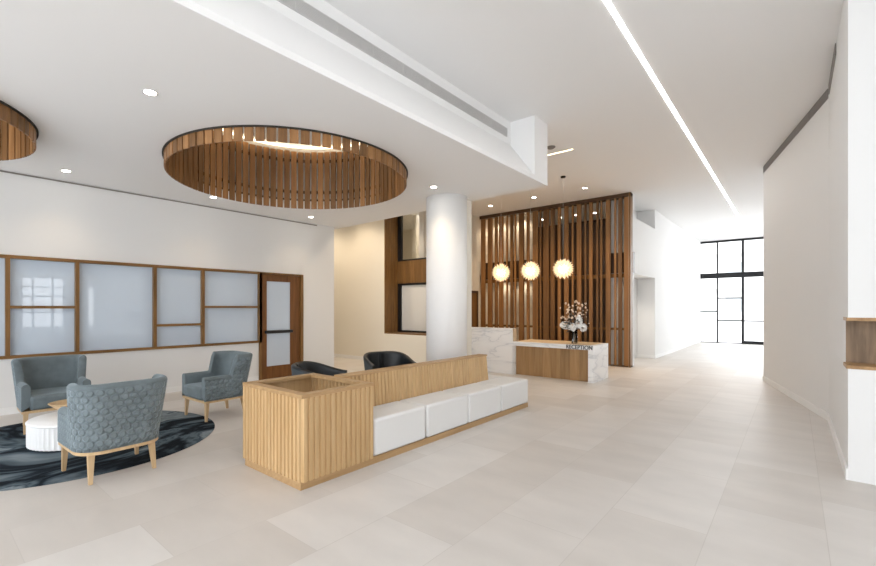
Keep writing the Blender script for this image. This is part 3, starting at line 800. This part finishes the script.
def make_tub(label, group):
    t = thing('tub_chair', label, 'chair', (0, 0, 0), 0, group)
    pts = plan(.36, -.26, .36, .345, 10)
    H = lambda p: .61+.15*smooth01(p[1], -.30, .34)
    b = shell(pts, H, .20, .07, lambda p, z: (.05*(z-.2)/.5*p[0]/.36, .05*(z-.2)/.5*smooth01(p[1], -.2, .3)), .30)
    obj('backrest', b, [M['tub'], M['tub_in']], t)
    b = bm_new(); lathe(b, [(.001, .20), (.26, .20), (.275, .23), (.275, .40), (.255, .43), (.001, .44)], 40); obj('seat', b, M['tub'], t)
    b = bm_new(); lathe(b, [(.001, 0), (.22, 0), (.22, .012), (.03, .03), (.03, .21), (.001, .21)], 32); obj('pedestal_base', b, M['black'], t)
    return t
gt = 'black tub chairs behind the bench'
k1 = make_tub('black tub chair with only its rim showing behind the planter box', gt)
k1.location = (-4.83, 3.66, 0); k1.rotation_euler.z = 2.28
dup(k1, (-5.06, 5.16, 0), 1.2, 'black tub chair showing its inner back above the bench backrest', gt)

# ------------------------------------------------------------------ tables and rug
b = bm_new(); lathe(b, [(.001, 0), (1.455, 0), (1.46, .003), (1.455, .006), (.001, .006)], 128)
for f in b.faces: f.smooth = False
rg = obj('round_rug', b, M['rug'], None, (-6.2, 1.22, 0)); tag(rg, 'round rug marbled in navy, black and grey under the armchairs', 'rug')
t = thing('coffee_table', 'low white fluted drum coffee table on the marbled rug', 'table', (-6.22, 1.275, RZ))
b = bm_new(); n = 56*4
fl = [1, .985, .978, .985]
lathe(b, [(.448, 0), (.448, .235)], n, mod=lambda k: fl[k % 4], smooth=False); obj('fluted_drum', b, M['white_gloss'], t)
b = bm_new(); lathe(b, [(.001, .235), (.442, .235), (.455, .243), (.455, .255), (.446, .264), (.001, .264)], 96); obj('tabletop', b, M['white_gloss'], t)
t = thing('serving_bowl', 'shallow oak footed bowl standing on the white drum table', 'bowl', (-6.44, 1.25, RZ+.2645))
b = bm_new(); lathe(b, [(.001, 0), (.10, 0), (.105, .01), (.12, .055), (.205, .125), (.21, .132), (.20, .134), (.12, .085), (.001, .078)], 64); obj('bowl_body', b, M['oak_leg'], t)

# ------------------------------------------------------------------ light
W = bpy.data.worlds.new('daylight'); SC.world = W; W.use_nodes = True
bg = W.node_tree.nodes['Background']; bg.inputs[0].default_value = (.93, .965, 1, 1); bg.inputs[1].default_value = 2.3
def area(name, loc, rot, sx, sy, e, col=(1, 1, 1)):
    l = bpy.data.lights.new(name, 'AREA'); l.shape = 'RECTANGLE'; l.size = sx; l.size_y = sy; l.energy = e; l.color = col
    o = bpy.data.objects.new(name, l); COL.objects.link(o); o.location = loc; o.rotation_euler = rot; return o
area('window_daylight', (0, 23.6, 2.2), (-PI/2, 0, 0), 5.4, 4.2, 115, (.97, .985, 1))

def spot(loc, e, col, size=2.3):
    l = bpy.data.lights.new('fill_spot', 'SPOT'); l.energy = e; l.color = col; l.spot_size = size; l.spot_blend = .7; l.shadow_soft_size = .08
    o = bpy.data.objects.new('fill_spot', l); COL.objects.link(o); o.location = loc
for x in (-11, -9.4, -7.8, -6.2): spot((x, 7.7, HC-.05), 42, (1, .80, .58))     # unseen spots added to brighten the cream passage wall
for x, y in ((-7.3, 12.4), (-6.5, 12.4), (-5.4, 13.9), (-4.7, 13.9)): spot((x, y, HC-.05), 14, (1, .80, .58))  # extra spots added to lift the space behind the slats
spot((-7.1, 12.42, 2.38), 6, (1, .82, .6)); spot((-6.4, 12.42, 2.38), 6, (1, .82, .6))  # low spots added to brighten the wall under the back beam
spot((-10.3, 10.6, HC-.05), 20, (1, .85, .65)); spot((-8.3, 10.2, HC-.05), 14, (1, .85, .65), 2.9); spot((-9, 10.6, 2.5), 40, (1, .88, .7)); spot((-3.42, 13.3, 2.36), 30, (1, .90, .78))  # added fill for the rooms behind the recessed window and the corridor opening

# ------------------------------------------------------------------ camera
cam = bpy.data.cameras.new('camera'); co = bpy.data.objects.new('camera', cam); COL.objects.link(co); SC.camera = co
th = math.atan2(794.6-418, 438.5)
co.location = (0, 0, 1.5); co.rotation_euler = (PI/2, 0, th)
cam.sensor_fit = 'HORIZONTAL'; cam.sensor_width = 36; cam.lens = 438.5/876*36
cam.shift_x = (438-418)/876; cam.shift_y = (308.2-283)/876
cam.clip_start = .05; cam.clip_end = 200
vs = SC.view_settings; vs.view_transform = 'Standard'; vs.look = 'None'; vs.exposure = 1.0; vs.gamma = 1; vs.use_curve_mapping = False
SC.cycles.max_bounces = 10; SC.cycles.diffuse_bounces = 6
